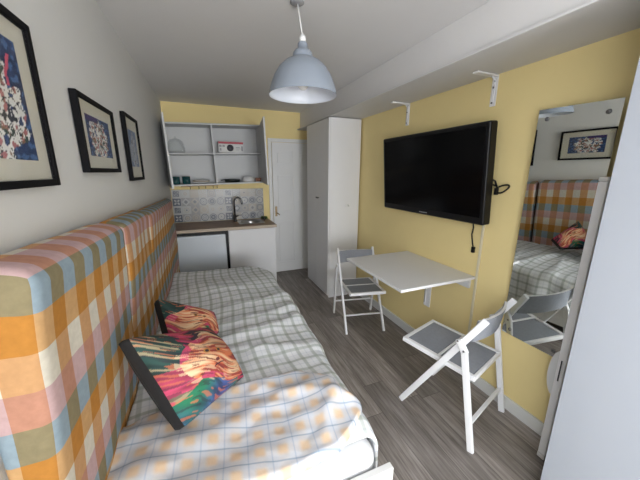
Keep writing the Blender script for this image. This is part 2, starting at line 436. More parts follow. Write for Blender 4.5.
# white upright bar between wardrobe and mirror
t_ = thing('folded_airer', 'tall white folded airer standing between mirror and near wardrobe', 'clothes airer', (1.655, .704, 0))
MB().box(-.028, .028, -.018, .018, .03, 1.515, .004).build('upright', 'white_paint', t_)
MB().box(-.029, .029, -.019, .019, 1.515, 1.535, .006).build('end_cap', 'gloss_white', t_)
k = MB(); pts = []
for q in range(25):
    a = -PI / 2 + PI * q / 24; pts.append((.055 * math.cos(a) * .75, .53 + .13 * math.sin(a)))
k.prism([(x_, z_) for x_, z_ in pts], -.012, .012, m=tr(-.008, .014, 0) @ rot('Z', 90) @ rot('X', 90))
k.build('curved_side_plate', 'cabinet_white', t_)
MB().box(-.0305, -.0275, -.003, .003, .50, .62, .001).build('slot', 'dark_grey', t_, label='dark vertical slot')
MB().box(-.03, .06, -.02, .02, 0, .03, .006).build('foot', 'shelf_white', t_)

# ------------------------------------------------------------------ mirror
MY0, MY1, MZ0, MZ1 = .770, 1.108, .535, 1.876
t_ = thing('wall_mirror', 'tall frameless mirror screwed to the yellow wall', 'mirror', (XR, (MY0 + MY1) / 2, MZ0))
W2 = (MY1 - MY0) / 2; HH = MZ1 - MZ0
t_.location.x = XR - .013; t_.rotation_euler = (math.radians(1.3), math.radians(-2.0), math.radians(2.6))
MB().box(-.010, -.004, -W2, W2, 0, HH).build('mirror_pane', 'mirror', t_)
MB().box(-.004, -.001, -W2 + .002, W2 - .002, .002, HH - .002).build('backing', 'dark_grey', t_)
for sy in (-1, 1):
    for z in (.035, HH - .05):
        MB().lathe([(0, 0), (.011, 0), (.011, .002), (.007, .005), (0, .006)], 16, m=tr(-.010, sy * (W2 - .045), z) @ rot('Y', -90)).build('mirror_screw', 'screw', t_)

# ------------------------------------------------------------------ television
t_ = thing('television', 'large black flat television mounted on the yellow wall', 'television', (XR, 1.856, 1.535))
tilt = tr(-.112, 0, 0) @ rot('Y', -4.8)
HW, HH = .557, .325
k = MB(); k.box(-.012, .058, -HW, HW, -HH, HH, .012, m=tilt, seg=3)
k.box(.058, .080, -HW + .06, HW - .06, -HH + .05, HH - .05, .015, m=tilt)
k.build('casing', 'black_plastic', t_)
MB().box(-.0145, -.0125, -HW + .028, HW - .028, -HH + .05, HH - .028, .001, m=tilt).build('screen', 'screen', t_)
MB().box(-.0145, -.0125, -.045, .045, -HH + .018, -HH + .026, m=tilt).build('maker_mark', 'grey_print', t_, label='pale maker mark on the lower bezel')
MB().box(-.03, -.002, -.12, .12, -.1, .1, .003).build('wall_bracket', 'dark_grey', t_)
lp = [(XR - .06, 1.315, 1.515), (XR - .045, 1.295, 1.50)]
for q in range(19):
    a = PI * .75 - 2 * PI * q / 18; lp.append((XR - .035 + .006 * math.sin(a * 2), 1.247 - .042 * math.cos(a), 1.452 + .022 * math.sin(a) + .35 * .042 * -math.cos(a) * -1))
lp += [(XR - .035, 1.285, 1.47), (XR - .05, 1.312, 1.478)]
o = MB().tube(lp, .0055, 8).build('cable_loop', 'black_plastic', None)
tag(o, 'short black cable looped at the right edge of the television', 'cable')
k = MB().box(-.012, .012, -.009, .009, -.022, .022, .004); k.build('plug', 'black_plastic', o, (XR - .03, 1.288, 1.435))
pts = [(XR - .03, 1.43, 1.23), (XR - .014, 1.432, 1.17), (XR - .012, 1.44, 1.12), (XR - .013, 1.425, 1.06), (XR - .013, 1.415, 1.03)]
o = MB().tube(pts, .0045, 8).build('hanging_cable', 'black_plastic'); tag(o, 'thin black cable with a plug hanging below the television', 'cable')
MB().box(-.010, .010, -.011, .011, -.022, .022, .004).build('plug', 'black_plastic', o, (XR - .013, 1.413, 1.012))
o = MB().box(XR - .013, XR - .001, 1.352, 1.368, .36, 1.25, .002).build('cable_cover', 'edge_pale'); tag(o, 'slim vertical cable cover running down the yellow wall past the table', 'cable cover')

# ------------------------------------------------------------------ drop-leaf wall table
TZ = .818; TY0, TY1, TX0 = 1.372, 2.125, 1.128
t_ = thing('wall_table', 'white drop-leaf table fixed to the yellow wall under the television', 'table', (XR, (TY0 + TY1) / 2, TZ))
h2 = (TY1 - TY0) / 2
MB().box(TX0 - XR, -.002, -h2, h2, -.02, 0, .002).build('tabletop', 'white', t_)
MB().box(-.022, -.002, -h2 + .03, h2 - .03, -.10, -.021, .003).build('wall_rail', 'white', t_)
k = MB().box(-.012, -.002, -.035, .035, -.43, -.101, .003); k.box(-.02, -.012, .012, .03, -.42, -.12, .003)
k.build('support_bracket', 'white_paint', t_, (0, .06, 0))
MB().box(-.0215, -.0205, .017, .024, -.40, -.14).build('bracket_slot', 'grey_print', t_, (0, .06, 0))

# ------------------------------------------------------------------ folding chairs
def make_chair(label, loc, rotz, scale):
    t_ = thing('folding_chair', label, 'chair', loc, rotz, 'white folding chairs at the wall table')
    t_.scale = (scale,) * 3
    def leg_pt(z): return .494 - .464 * z / .80
    for s in (-1, 1):
        x = s * .203
        MB().bar((x, leg_pt(.012), .004), (x, leg_pt(.805), .805), .022, .036, bev=.005).build('long_leg', 'white_paint', t_)
        k = MB().bar((s * .227, 0, .004), (s * .227, .105, .60), .020, .036, bev=.005)
        k.bar((s * .227, .098, .585), (s * .227, .142, .655), .020, .044, bev=.008)
        lg = k.build('rear_leg', 'white_paint', t_)
        for (yy, zz) in ((.105, .60), (.142, .645)):
            MB().lathe([(0, 0), (.006, 0), (.005, .003), (0, .003)], 10, m=tr(s * .2371, yy, zz) @ rot('Y', s * 90)).build('bolt', 'screw', lg)
    # seat: white frame with two grey pads
    sl = math.atan2(.026, .49)
    S = tr(0, .045, .445) @ Matrix.Rotation(sl, 4, 'X')
    k = MB()
    for s in (-1, 1): k.box(s * .176 - .013, s * .176 + .013, 0, .475, -.03, 0, .004, m=S)
    k.box(-.163, .163, .450, .475, -.03, 0, .004, m=S).box(-.163, .163, 0, .018, -.03, 0, .004, m=S)
    k.box(-.163, .163, .222, .236, -.028, .001, .002, m=S)
    k.build('seat_frame', 'white_paint', t_)
    MB().box(-.162, .162, .238, .449, -.020, -.002, .004, m=S).build('seat_pad', 'grey_fabric', t_)
    MB().box(-.162, .162, .019, .220, -.020, -.002, .004, m=S).build('seat_pad', 'grey_fabric', t_)
    # curved backrest slat
    k = MB(); n = 14; zc = .718; H = .066
    rows = []
    for i in range(n + 1):
        x = -.190 + .380 * i / n; bow = -.035 * (1 - (x / .19) ** 2)
        ring = []
        for (dz, th) in ((-H, -.007), (-H, .007), (H, .007), (H, -.007)):
            z = zc + dz
            ring.append(k.bm.verts.new((x, leg_pt(zc) - .16 * dz + bow + th, z)))
        rows.append(ring)
    for i in range(n):
        for q in range(4):
            f = k.bm.faces.new((rows[i][q], rows[i][(q + 1) % 4], rows[i + 1][(q + 1) % 4], rows[i + 1][q])); f.smooth = False
            f.material_index = 1 if q in (2,) else 0
    k.bm.faces.new(rows[0]); k.bm.faces.new(rows[-1])
    k.build('backrest', ['grey_fabric', 'white_paint'], t_)
    # stretchers
    MB().bar((-.217, .03, .17), (.217, .03, .17), .012, .022, up=(0, 0, 1), bev=.003).build('stretcher', 'white_paint', t_)
    MB().bar((-.192, leg_pt(.17), .17), (.192, leg_pt(.17), .17), .012, .022, up=(0, 0, 1), bev=.003).build('stretcher', 'white_paint', t_)
    MB().tube([(-.192, leg_pt(.40), .40), (.192, leg_pt(.40), .40)], .007, 10).build('pivot_rod', 'white_paint', t_)
    return t_
make_chair('white folding chair with grey pads in front of the mirror', (1.508, .938, 0), math.radians(16.6), 1.0)
make_chair('white folding chair at the far end of the wall table beside the wardrobe', (1.484, 2.624, 0), math.radians(167.6), .95)

# ------------------------------------------------------------------ pendant lamp
t_ = thing('pendant_lamp', 'pale grey-blue metal dome pendant lamp hanging from the ceiling', 'lamp', (.556, 1.6, 1.955))
zt = ZC - 1.955
MB().lathe([(0, zt - .001), (.036, zt - .001), (.036, zt - .005), (.024, zt - .010), (0, zt - .011)], 28, m=tr(-.024, .01, 0)).build('ceiling_rose', 'grey_print', t_)
MB().tube([(-.022, .008, zt - .008), (0, 0, .285)], .0035, 8).build('cord', 'gloss_white', t_)
MB().lathe([(0, .295), (.012, .29), (.018, .278), (.018, .258), (0, .256)], 20).build('cord_grip', 'gloss_white', t_)
outer = [(.024, .256), (.028, .250), (.029, .225), (.043, .220), (.055, .207), (.058, .190), (.058, .182), (.075, .178), (.105, .163), (.138, .135), (.165, .098), (.185, .055), (.196, .022), (.200, 0)]
k = MB(); k.lathe([(r * .915, z) for r, z in outer], 56); k.build('lamp_shade', 'lamp_out', t_)
inner = [(.198, .0005), (.194, .022), (.183, .054), (.163, .096), (.136, .132), (.103, .159), (.07, .174), (.03, .178), (0, .178)]
MB().lathe([(r * .915, z) for r, z in [(.2, 0), (.198, .0005)] + inner[1:]], 56).build('shade_lining', 'lamp_in', t_, label='white inner face of the shade')
MB().lathe([(0, .176), (.018, .176), (.018, .125), (0, .125)], 18).build('lamp_holder', 'gloss_white', t_)
MB().lathe([(.013, .124), (.016, .11), (.028, .085), (.031, .062), (.026, .042), (.014, .031), (0, .028)], 24).build('bulb', 'bulb', t_)

# ------------------------------------------------------------------ pictures
def art_colour(kind, u, v):
    """u right 0..1, v up 0..1 ; pattern of a print inside its mount"""
    P = Vector((u * 3.1 + kind * 9.7, v * 3.1, kind * 4.0))
    blue = Vector(srgb(36, 58, 100)) if kind != 2 else Vector(srgb(112, 128, 158))
    n1 = noise.noise(P * 2.2); n2 = noise.noise(P * 6.0 + Vector((5, 1, 2)))
    c = blue * (1 + .5 * n2) + Vector((0, .01, .03)) * n1
    # a large pale outlined animal-like clump with coloured patches
    if kind == 0: cx, cy, rx, ry = .52, .40, .50, .50
    elif kind == 1: cx, cy, rx, ry = .46, .46, .40, .62
    else: cx, cy, rx, ry = .5, .42, .46, .56
    e = ((u - cx) / rx) ** 2 + ((v - cy) / ry) ** 2 + .55 * n1
    if e < .78:
        w = noise.noise(P * 3.6 + Vector((1.6 * n1, 2 * n2, 7)))
        w2 = noise.noise(P * 4.6 + Vector((9, 4, 1)))
        c = Vector(srgb(222, 222, 218))
        if kind == 2: c = Vector(srgb(176, 182, 194))
        if abs(w) < .045: c = Vector(srgb(40, 46, 62))
        elif w > .26: c = (Vector(srgb(134, 100, 76)) if w2 > .05 else Vector(srgb(52, 74, 70)))
        elif w2 > .30: c = Vector(srgb(176, 112, 116)) if kind != 2 else Vector(srgb(120, 132, 158))
        elif w2 < -.34: c = blue * 1.6
    elif n2 > .18: c = Vector(srgb(70, 104, 150))
    if kind == 0:
        dd = noise.noise(Vector((v * 9, 2.0, 1.0))) * .05
        if (abs(u - .70 - .22 * (v - .8) - dd) < .022 or abs(u - .84 - .35 * (v - .72) + dd) < .016) and .60 < v < .86: c = Vector(srgb(196, 84, 108))
    if kind == 1 and u < .5 and v > .86: c = Vector(srgb(58, 44, 96))
    return c

def attr_grid(name, nu, nv, pos, colour, mat, parent, loc=None, smooth=False, label=None):
    bm = bmesh.new(); lay = bm.verts.layers.float_color.new('print')
    g = [[bm.verts.new(pos(i / nu, j / nv)) for i in range(nu + 1)] for j in range(nv + 1)]
    for j in range(nv):
        for i in range(nu): bm.faces.new((g[j][i], g[j][i + 1], g[j + 1][i + 1], g[j + 1][i]))
    me = bpy.data.meshes.new(name)
    for j in range(nv + 1):
        for i in range(nu + 1):
            c = colour(i / nu, j / nv); g[j][i][lay] = (max(0, c[0]), max(0, c[1]), max(0, c[2]), 1)
    if smooth:
        for f in bm.faces: f.smooth = True
    bm.to_mesh(me); bm.free(); me.materials.append(M[mat])
    o = bpy.data.objects.new(name, me); C.objects.link(o); o.parent = parent
    if loc: o.location = loc
    if label: o['label'] = label
    return o

def picture(kind, y0, y1, z0, z1, label, mat_w, tilt=0):
    W, Hh = y1 - y0, z1 - z0
    t_ = thing('framed_picture', label, 'picture', (lw((y0 + y1) / 2) + .003, (y0 + y1) / 2, z0), -.018, None)
    fw, dp = .019, .024
    k = MB()
    k.box(0, dp, -W / 2, -W / 2 + fw, 0, Hh, .002).box(0, dp, W / 2 - fw, W / 2, 0, Hh, .002)
    k.box(0, dp, -W / 2 + fw, W / 2 - fw, 0, fw, .002).box(0, dp, -W / 2 + fw, W / 2 - fw, Hh - fw, Hh, .002)
    k.build('frame', 'black_frame', t_)
    MB().box(.004, .012, -W / 2 + fw, W / 2 - fw, fw, Hh - fw).build('mount', 'mat', t_)
    ml, mr, mb, mt = mat_w
    A, B2, c0, c1 = -W / 2 + fw + ml, W / 2 - fw - mr, fw + mb, Hh - fw - mt
    # seen from the room the near end (low y) is on the left
    attr_grid('print', 110, 84, lambda u, v: (.0128, A + (B2 - A) * u, c0 + (c1 - c0) * v), lambda u, v: art_colour(kind, u, v), 'art_print', t_)
    MB().box(.018, .0195, -W / 2 + fw, W / 2 - fw, fw, Hh - fw).build('glazing', 'glass', t_)
    return t_
picture(0, .60, 1.150, 1.508, 1.943, 'black framed blue print nearest the window, cropped by the left edge', (.08, .058, .052, .05))
picture(1, 1.415, 1.885, 1.546, 1.850, 'black framed blue and white animal print, middle of the three pictures', (.065, .06, .05, .05))
picture(2, 2.135, 2.50, 1.494, 1.902, 'black framed pale grey-blue print, the picture nearest the kitchenette', (.06, .06, .07, .07))

# ------------------------------------------------------------------ headboard / long check cushion
def headboard(y0, y1, zt0, zt1, label, seed, uoff, flip=1):
    z0 = .30; r = .03
    bm = bmesh.new(); uvl = bm.loops.layers.uv.new('UVMap')
    L = y1 - y0
    def ztop(y): return zt0 + (zt1 - zt0) * (y - y0) / L
    def xfront(z, y): return -.307 - .062 * max(0, 1.33 - z) / .75 * max(.1, 1 - (y - .7) / 3.0)
    def ease(n): return [0, .004, .01, .018, .028] + [.028 + (1 - .056) * k / n for k in range(1, n)] + [1 - .028, 1 - .018, 1 - .01, 1 - .004, 1]
    def axis(n, length):
        e = [0, .25 * r, .5 * r, .75 * r, r]; mid = [r + (length - 2 * r) * k / n for k in range(1, n)]
        return e + mid + [length - q for q in reversed(e)]
    ys, zs, xs = axis(int(L / .025), L), axis(30, 1.0), axis(6, .13)
    def place(a, b, c):   # a along y [0,L], b up [0,1], c outwards [0,.13]
        p = Vector((c, a, b)); q = Vector((min(max(c, r), .13 - r), min(max(a, r), L - r), min(max(b, r), 1 - r)))
        d = p - q
        if d.length > 1e-9: p = q + d.normalized() * r
        c, a, b = p
        y = y0 + a; zt = ztop(y); z = z0 + (zt - z0) * b; xf = xfront(z, y); xb = lw(y) + .006
        x = xb + (xf - xb) * c / .13
        k = c / .13
        n = noise.noise(Vector((y * 2.6, z * 3.0, seed))) * .012 + noise.noise(Vector((y * 9, z * 5, seed + 4))) * .004
        x += k * (n + .006 * math.sin(PI * b) * math.sin(PI * min(1, max(0, a / L))) ** .3)
        z += b ** 8 * (.022 * (1 - k) + .006 * math.sin(PI * k) + n * .5)
        # seam pull at the corner
        return Vector((x, y, z))
    def sheet(A, B, f, uvf):
        g = [[bm.verts.new(place(*f(a, b))) for b in B] for a in A]
        for i in range(len(A) - 1):
            for j in range(len(B) - 1):
                idx = ((i, j), (i + 1, j), (i + 1, j + 1), (i, j + 1)); fc = bm.faces.new([g[p][q] for p, q in idx]); fc.smooth = True
                for lp, (p, q) in zip(fc.loops, idx): uu, vv = uvf(A[p], B[q]); lp[uvl].uv = (uu, vv * flip)
    H = zt0 - z0
    sheet(ys, zs, lambda a, b: (a, b, .13), lambda a, b: (a + uoff, (1 - b) * H))
    sheet(ys, xs, lambda a, c: (a, 1, c), lambda a, c: (a + uoff, -(.13 - c)))
    sheet(xs, zs, lambda c, b: (0, b, c), lambda c, b: (uoff - (.13 - c) * .75, (1 - b) * H))
    sheet(xs, zs, lambda c, b: (L, b, c), lambda c, b: (uoff + L + (.13 - c), (1 - b) * H))
    sheet(ys, zs, lambda a, b: (a, b, 0), lambda a, b: (a + uoff, (1 - b) * H))
    sheet(ys, xs, lambda a, c: (a, 0, c), lambda a, c: (a + uoff, H + .13 - c))
    bmesh.ops.remove_doubles(bm, verts=bm.verts[:], dist=.0004)
    bmesh.ops.recalc_face_normals(bm, faces=bm.faces[:])
    me = bpy.data.meshes.new('headboard_panel'); bm.to_mesh(me); bm.free(); me.materials.append(M['check'])
    o = bpy.data.objects.new('headboard_panel', me); C.objects.link(o)
    tag(o, label, 'headboard', 'check padded panels along the wall'); return o
headboard(.672, 1.395, 1.362, 1.330, 'thick padded panel in orange, blue and pink checks nearest the window', 3.3, 0.0)
headboard(1.410, 2.005, 1.326, 1.306, 'padded check panel in the middle of the row, behind the two cushions', 8.1, 0.062, -1)
headboard(2.035, 3.55, 1.292, 1.246, 'long padded check panel further along the bed beside the kitchenette', 5.7, 0.062, -1)
# ------------------------------------------------------------------ bed
BX0, BX1, BY0, BY1 = -.305, .582, .700, 2.98
t_ = thing('bed_frame', 'white single bed frame under the checked duvet', 'bed', (BX0, BY0, 0))
LX, LY = BX1 - BX0, BY1 - BY0
MB().box(0, LX, -.026, 0, .06, .47, .003).build('end_board', 'gloss_white', t_)
MB().box(0, LX, LY, LY + .02, .06, .36, .003).build('end_board', 'gloss_white', t_)
MB().box(LX - .022, LX, .001, LY - .001, .10, .30, .003).build('side_rail', 'gloss_white', t_)
MB().box(0, .022, .001, LY - .001, .10, .30, .003).build('side_rail', 'gloss_white', t_)
k = MB()
for i in range(14): k.box(.024, LX - .024, .08 + i * .16, .15 + i * .16, .27, .288, .002)
k.build('slats', 'wood_rim', t_)
for (a, c) in ((.0, .0), (LX - .05, .0), (0, LY - .05), (LX - .05, LY - .05)):
    MB().box(a, a + .05, c + .001 - .0, c + .05, 0, .099, .003).build('leg', 'gloss_white', t_)
k = MB().box(BX0 + .01, BX1 - .035, BY0 + .012, BY1 - .02, .31, .525, .06, seg=5)
o = k.build('mattress', 'sheet', smooth=True); tag(o, 'white mattress whose corner peeks out beneath the duvet', 'mattress')

def xedge(y):  # right hand edge of the duvet
    return .575 + .05 * max(0, min(1, (y - .8) / 2.2)) + .012 * math.sin(y * 4.1 + .6) + .008 * math.sin(y * 9.7)
def duvet_h(x, y):
    h = .575 + .012 * noise.noise(Vector((x * 3.0, y * 2.2, 0))) * 1.6
    # long rumples across the bed
    a = x * .9 + y * 1.9
    h += .006 * math.sin(y * 13 + 2.5 * noise.noise(Vector((x * 2.2, y * 1.3, 5)))) * (.4 + .6 * max(0, noise.noise(Vector((x * 1.6, y * 1.6, 8))) + .3))
    h += .016 * (abs(noise.noise(Vector((x * 5.0 + y, y * 6.0 - x * 2, 11)))) - .2)
    h += .007 * (.3 - abs(noise.noise(Vector((x * 9.0 - y * 3, y * 13.0 + x * 4, 17)))))
    # bolder folds round the middle of the bed
    for (yc, sl, am, w) in ((1.66, .35, .022, .055), (1.84, .25, .018, .05), (1.45, -.15, .016, .05), (2.1, .15, .010, .05)):
        d = (y - yc - sl * (x - .25) - .03 * math.sin(x * 7 + yc)) / w
        h += am * math.exp(-d * d) * (0.35 + 0.65 * max(0, min(1, (x + .2) / .5)))
    return h
def duvet():
    bm = bmesh.new(); uvl = bm.loops.layers.uv.new('UVMap')
    ny, nt, nsd = 190, 64, 22
    y0, y1 = .77, 2.98; x0 = -.366
    grid = []
    R = .07
    far_n = 16
    for j in range(ny + far_n + 1):
        row = []
        if j <= ny: yy = y0 + (y1 - y0) * j / ny; over = 0.0
        else: yy = y1; over = .40 * (j - ny) / far_n
        # far overhang
        if over > 0:
            a = min(over / R, PI / 2); yo = R * math.sin(a); zo = -(R - R * math.cos(a)) - max(0, over - R * PI / 2)
        else: yo = zo = 0
        corner = max(0, (yy - 2.62) / (y1 - 2.62)); xe = xedge(min(yy, y1)) - .16 * corner ** 2.6
        ye = y0
        for i in range(nt + nsd + 1):
            if i <= nt:
                s = i / nt; xs_ = x0 + .024 * (yy - .77); x = xs_ + (xe - R - xs_) * s; z = duvet_h(x, yy); u = x - x0
                zz = z; xx = x
            else:
                q = .36 * (i - nt) / nsd; a = min(q / R, PI / 2)
                x = xe - R; z = duvet_h(x, yy)
                xx = x + R * math.sin(a); zz = z - (R - R * math.cos(a)) - max(0, q - R * PI / 2); u = xe - R - x0 + q
                hang = max(0, q - .08)
                xx += hang * (.10 * math.sin(yy * 17 + 2 * math.sin(yy * 5)) + .03) + hang * .06
                zz += .02 * math.sin(yy * 6.3) * hang / .28
            # dip near the head panel
            d0 = xx - x0
            zz -= .008 * math.exp(-(d0 / .05) ** 2)
            # near hem rolls down over the mattress
            yq = yy
            ndist = yy - y0
            if ndist < .08: zz -= .03 * (1 - ndist / .08) ** 2
            yq = yy + yo
            row.append((bm.verts.new((xx, yq, max(.12, zz + zo))), u, yy + over))
        grid.append(row)
    for j in range(len(grid) - 1):
        for i in range(len(grid[0]) - 1):
            q = (grid[j][i], grid[j][i + 1], grid[j + 1][i + 1], grid[j + 1][i])
            f = bm.faces.new([a[0] for a in q]); f.smooth = True
            for lp, a in zip(f.loops, q): lp[uvl].uv = (a[1] + .02 * math.sin(a[2] * 5), a[2])
    me = bpy.data.meshes.new('duvet'); bm.to_mesh(me); bm.free(); me.materials.append(M['duvet'])
    o = bpy.data.objects.new('duvet', me); C.objects.link(o)
    md = o.modifiers.new('thickness', 'SOLIDIFY'); md.thickness = .014; md.offset = -1
    tag(o, 'rumpled white duvet with green grid checks, turned back to orange gingham', 'duvet')
    return o
DV = duvet()
def flap():
    """the reverse of the duvet, folded back at the near end"""
    bm = bmesh.new(); uvl = bm.loops.layers.uv.new('UVMap'); nx, ny = 90, 80
    grid = []
    x0 = -.364
    for j in range(ny + 1):
        s = j / ny; row = []
        for i in range(nx + 1):
            q = i / nx
            # outline: far edge near y=1.19, near edge drops to the end board, right edge curls in
            yf = 1.155 + .05 * q + .02 * math.sin(q * 5) - .17 * max(0, q - .84) / .16
            yn = .722 + .012 * math.sin(q * 9) + .14 * max(0, (q - .80) / .20) ** 1.4
            y = yn + (yf - yn) * s
            xr = .555 - .03 * s + .012 * math.sin(s * 7)
            x = x0 + (xr - x0) * q
            h = duvet_h(x, y) + .022
            h += .005 * math.sin((y * 1.0 - x * .28) * 34 + 2 * noise.noise(Vector((x * 2, y * 2, 3)))) * .7
            h += .010 * noise.noise(Vector((x * 6, y * 9, 21))) + .009 * (.3 - abs(noise.noise(Vector((x * 4 - y * 6, y * 10 + x * 5, 31)))))
            # diagonal crease to the twisted corner
            d = (y - 1.0 + .55 * (x - .38)) / .04; h += .02 * math.exp(-d * d) * max(0, min(1, (x - .1) / .25))
            d = ((x - .40) * .8 - (y - .88) * .5) / .03; h += .022 * math.exp(-d * d) * max(0, 1 - abs(y - .9) / .18)
            e1 = (yf - y); 
            if e1 < .03: h -= .022 * (1 - e1 / .03) ** 2
            if s < .05: h -= .03 * (1 - s / .05) ** 2
            er = xr - x
            if er < .05: h -= .04 * (1 - er / .05) ** 2
            dl = x - x0; h -= .008 * math.exp(-(dl / .05) ** 2)
            row.append((bm.verts.new((x, y, h)), x - .10 * (y - .9) , y + .16 * (x) + .012 * math.sin(x * 8)))
        grid.append(row)
    for j in range(ny):
        for i in range(nx):
            q = (grid[j][i], grid[j][i + 1], grid[j + 1][i + 1], grid[j + 1][i])
            f = bm.faces.new([a[0] for a in q]); f.smooth = True
            for lp, a in zip(f.loops, q): lp[uvl].uv = (a[1], a[2])
    me = bpy.data.meshes.new('turned_back_flap'); bm.to_mesh(me); bm.free(); me.materials.append(M['flap'])
    o = bpy.data.objects.new('turned_back_flap', me); C.objects.link(o); o.parent = DV
    md = o.modifiers.new('thickness', 'SOLIDIFY'); md.thickness = .014; md.offset = -1
    o['label'] = 'orange gingham reverse of the duvet with thin blue lines'
flap()

# ------------------------------------------------------------------ cushions
def lion_colour(u, v, seed):
    """painterly lion face: cream and orange strands on red, green and blue"""
    q = Vector((u * 2.0, v * 2.0, seed))
    wx, wy = noise.noise(q), noise.noise(q + Vector((5.2, 1.3, 2.0)))
    a = u + .22 * wx; b = v + .22 * wy
    f = noise.noise(Vector((a * 3.2 - b * 1.2, b * 9.0 + a * 5.0, seed + 3)))
    t1, s1 = b + .55 * a, a - .5 * b
    g = noise.noise(Vector((s1 * 3.0, t1 * 21.0, seed + 9)))
    k2 = .75 * noise.noise(Vector((s1 * 4.0 + 3, t1 * 34.0, seed + 19))) + .35 * noise.noise(Vector((s1 * 9, t1 * 50.0, seed + 29)))
    st = max(0, min(1, .5 + .7 * f + 1.0 * g))
    cream, orange, rust = Vector(srgb(226, 196, 158)), Vector(srgb(204, 112, 72)), Vector(srgb(150, 56, 48))
    pink, red = Vector(srgb(188, 66, 100)), Vector(srgb(150, 36, 62))
    green, teal, blue, dark = Vector(srgb(28, 104, 74)), Vector(srgb(30, 64, 60)), Vector(srgb(60, 78, 132)), Vector(srgb(44, 36, 50))
    d = math.hypot((a - .50) / .46, (b - .54) / .34)
    d2 = math.hypot((a - .80) / .26, (b - .30) / .22)
    if min(d, d2) < 1.0:
        c = cream.lerp(orange, min(1, st * 1.5))
        if st > .74: c = rust
        if g < -.36: c = dark.lerp(orange, .35)
        if min(d, d2) > .8 and f > .05: c = pink
    elif b < .30 and a < .75:
        c = green.lerp(blue, max(0, min(1, .5 + 1.6 * wx))) * (.55 + .8 * st)
    elif a < .30:
        c = (pink if b < .62 else teal) * (.5 + .9 * st)
        if g > .3: c = Vector(srgb(150, 140, 110))
    elif b > .78:
        c = (dark if st < .45 else (red if st < .7 else pink))
    else:
        c = red.lerp(pink, st) if f > -.1 else dark
    if k2 > .22: c = c.lerp(cream if d < 1.1 else orange, .55)
    elif k2 < -.24: c = c.lerp(dark, .55)
    for ex, ey in ((.44, .62), (.60, .58)):
        r = math.hypot((u - ex) / 1.6, v - ey)
        if r < .016: c = dark
        elif r < .028: c = Vector(srgb(176, 120, 52))
    if math.hypot((u - .50) / 1.5, v - .47) < .022: c = Vector(srgb(112, 50, 50))
    if abs(v - .415 + .6 * (u - .50) ** 2) < .007 and abs(u - .50) < .08: c = dark
    return c
def cushion(label, corners, puff, seed):
    """corners TL, TR, BR, BL in world space"""
    cs = [Vector(p) for p in corners]; cen = sum(cs, Vector()) / 4
    nrm = ((cs[1] - cs[3]).cross(cs[0] - cs[2])).normalized()
    cam = Vector((0, 0, CAM_H))
    if nrm.dot(cam - cen) < 0: nrm = -nrm
    t_ = thing('cushion', label, 'cushion', tuple(cen), 0, 'lion print cushions on the bed')
    TL, TR, BR, BL = [p - cen for p in cs]
    def surf(u, v, side):  # front is +1, back is -1
        # pinched square: sides bow in a little between the corners
        uu, vv = u, v
        a = 2 * u - 1; b = 2 * v - 1
        q = 1 - .045 * (a * b) ** 4
        uu = .5 + .5 * a * q * (1 - .05 * (1 - b * b)); vv = .5 + .5 * b * q * (1 - .05 * (1 - a * a))
        p = BL.lerp(BR, uu).lerp(TL.lerp(TR, uu), vv)
        h = puff * (max(0, 1 - a ** 2) ** .6) * (max(0, 1 - b ** 2) ** .6)
        h *= 1 + .12 * noise.noise(Vector((u * 3, v * 3, seed)))
        edge = .024
        return p + nrm * side * (h + edge)
    attr_grid('printed_face', 150, 150, lambda u, v: surf(u, v, 1), lambda u, v: lion_colour(u, v, seed), 'cushion_print', t_, smooth=True)
    k = MB(); N = 28
    g = [[k.bm.verts.new(surf(i / N, j / N, -1)) for i in range(N + 1)] for j in range(N + 1)]
    for j in range(N):
        for i in range(N): k.bm.faces.new((g[j][i], g[j + 1][i], g[j + 1][i + 1], g[j][i + 1]))
    k.build('back_cover', 'black_fabric', t_, smooth=True)
    k = MB()
    border = [(i / N, 0) for i in range(N)] + [(1, j / N) for j in range(N)] + [(1 - i / N, 1) for i in range(N)] + [(0, 1 - j / N) for j in range(N)]
    A = [k.bm.verts.new(surf(u, v, 1)) for u, v in border]
    mid = []
    for (u, v) in border:
        p = (surf(u, v, 1) + surf(u, v, -1)) / 2; mid.append(k.bm.verts.new(p * 1.02))
    B = [k.bm.verts.new(surf(u, v, -1)) for u, v in border]
    n = len(border)
    for i in range(n):
        k.bm.faces.new((A[i], A[(i + 1) % n], mid[(i + 1) % n], mid[i])); k.bm.faces.new((mid[i], mid[(i + 1) % n], B[(i + 1) % n], B[i]))
    k.build('edge_band', 'black_fabric', t_, smooth=True, label='black fabric edge band')
    return t_
# ray helper: pixel of the photograph -> point on a plane
Yw, Pt, Rl, F = .3907, .2331, .0037, 284.74
fwd = Vector((math.sin(Yw) * math.cos(Pt), math.cos(Yw) * math.cos(Pt), -math.sin(Pt)))
rgt = Vector((math.cos(Yw), -math.sin(Yw), 0)); upv = rgt.cross(fwd)
rgt, upv = rgt * math.cos(Rl) + upv * math.sin(Rl), -rgt * math.sin(Rl) + upv * math.cos(Rl)
def ray(px, py, ax, val):
    r = fwd + rgt * ((px - 320) / F) + upv * ((240 - py) / F); o = Vector((0, 0, CAM_H))
    return o + r * ((val - o[ax]) / r[ax])
cushion('lion print cushion in front, leaning on the check panel, black edge showing',
        [(-.285, 1.0, 1.025), (-.035, 1.40, .79), (.10, 1.205, .607), (-.150, .985, .622)], .095, 1.3)
cushion('lion print cushion half hidden behind the front cushion',
        [(-.268, 1.56, .915), (.0, 1.66, .735), (.015, 1.56, .655), (-.20, 1.36, .67)], .07, 5.1)

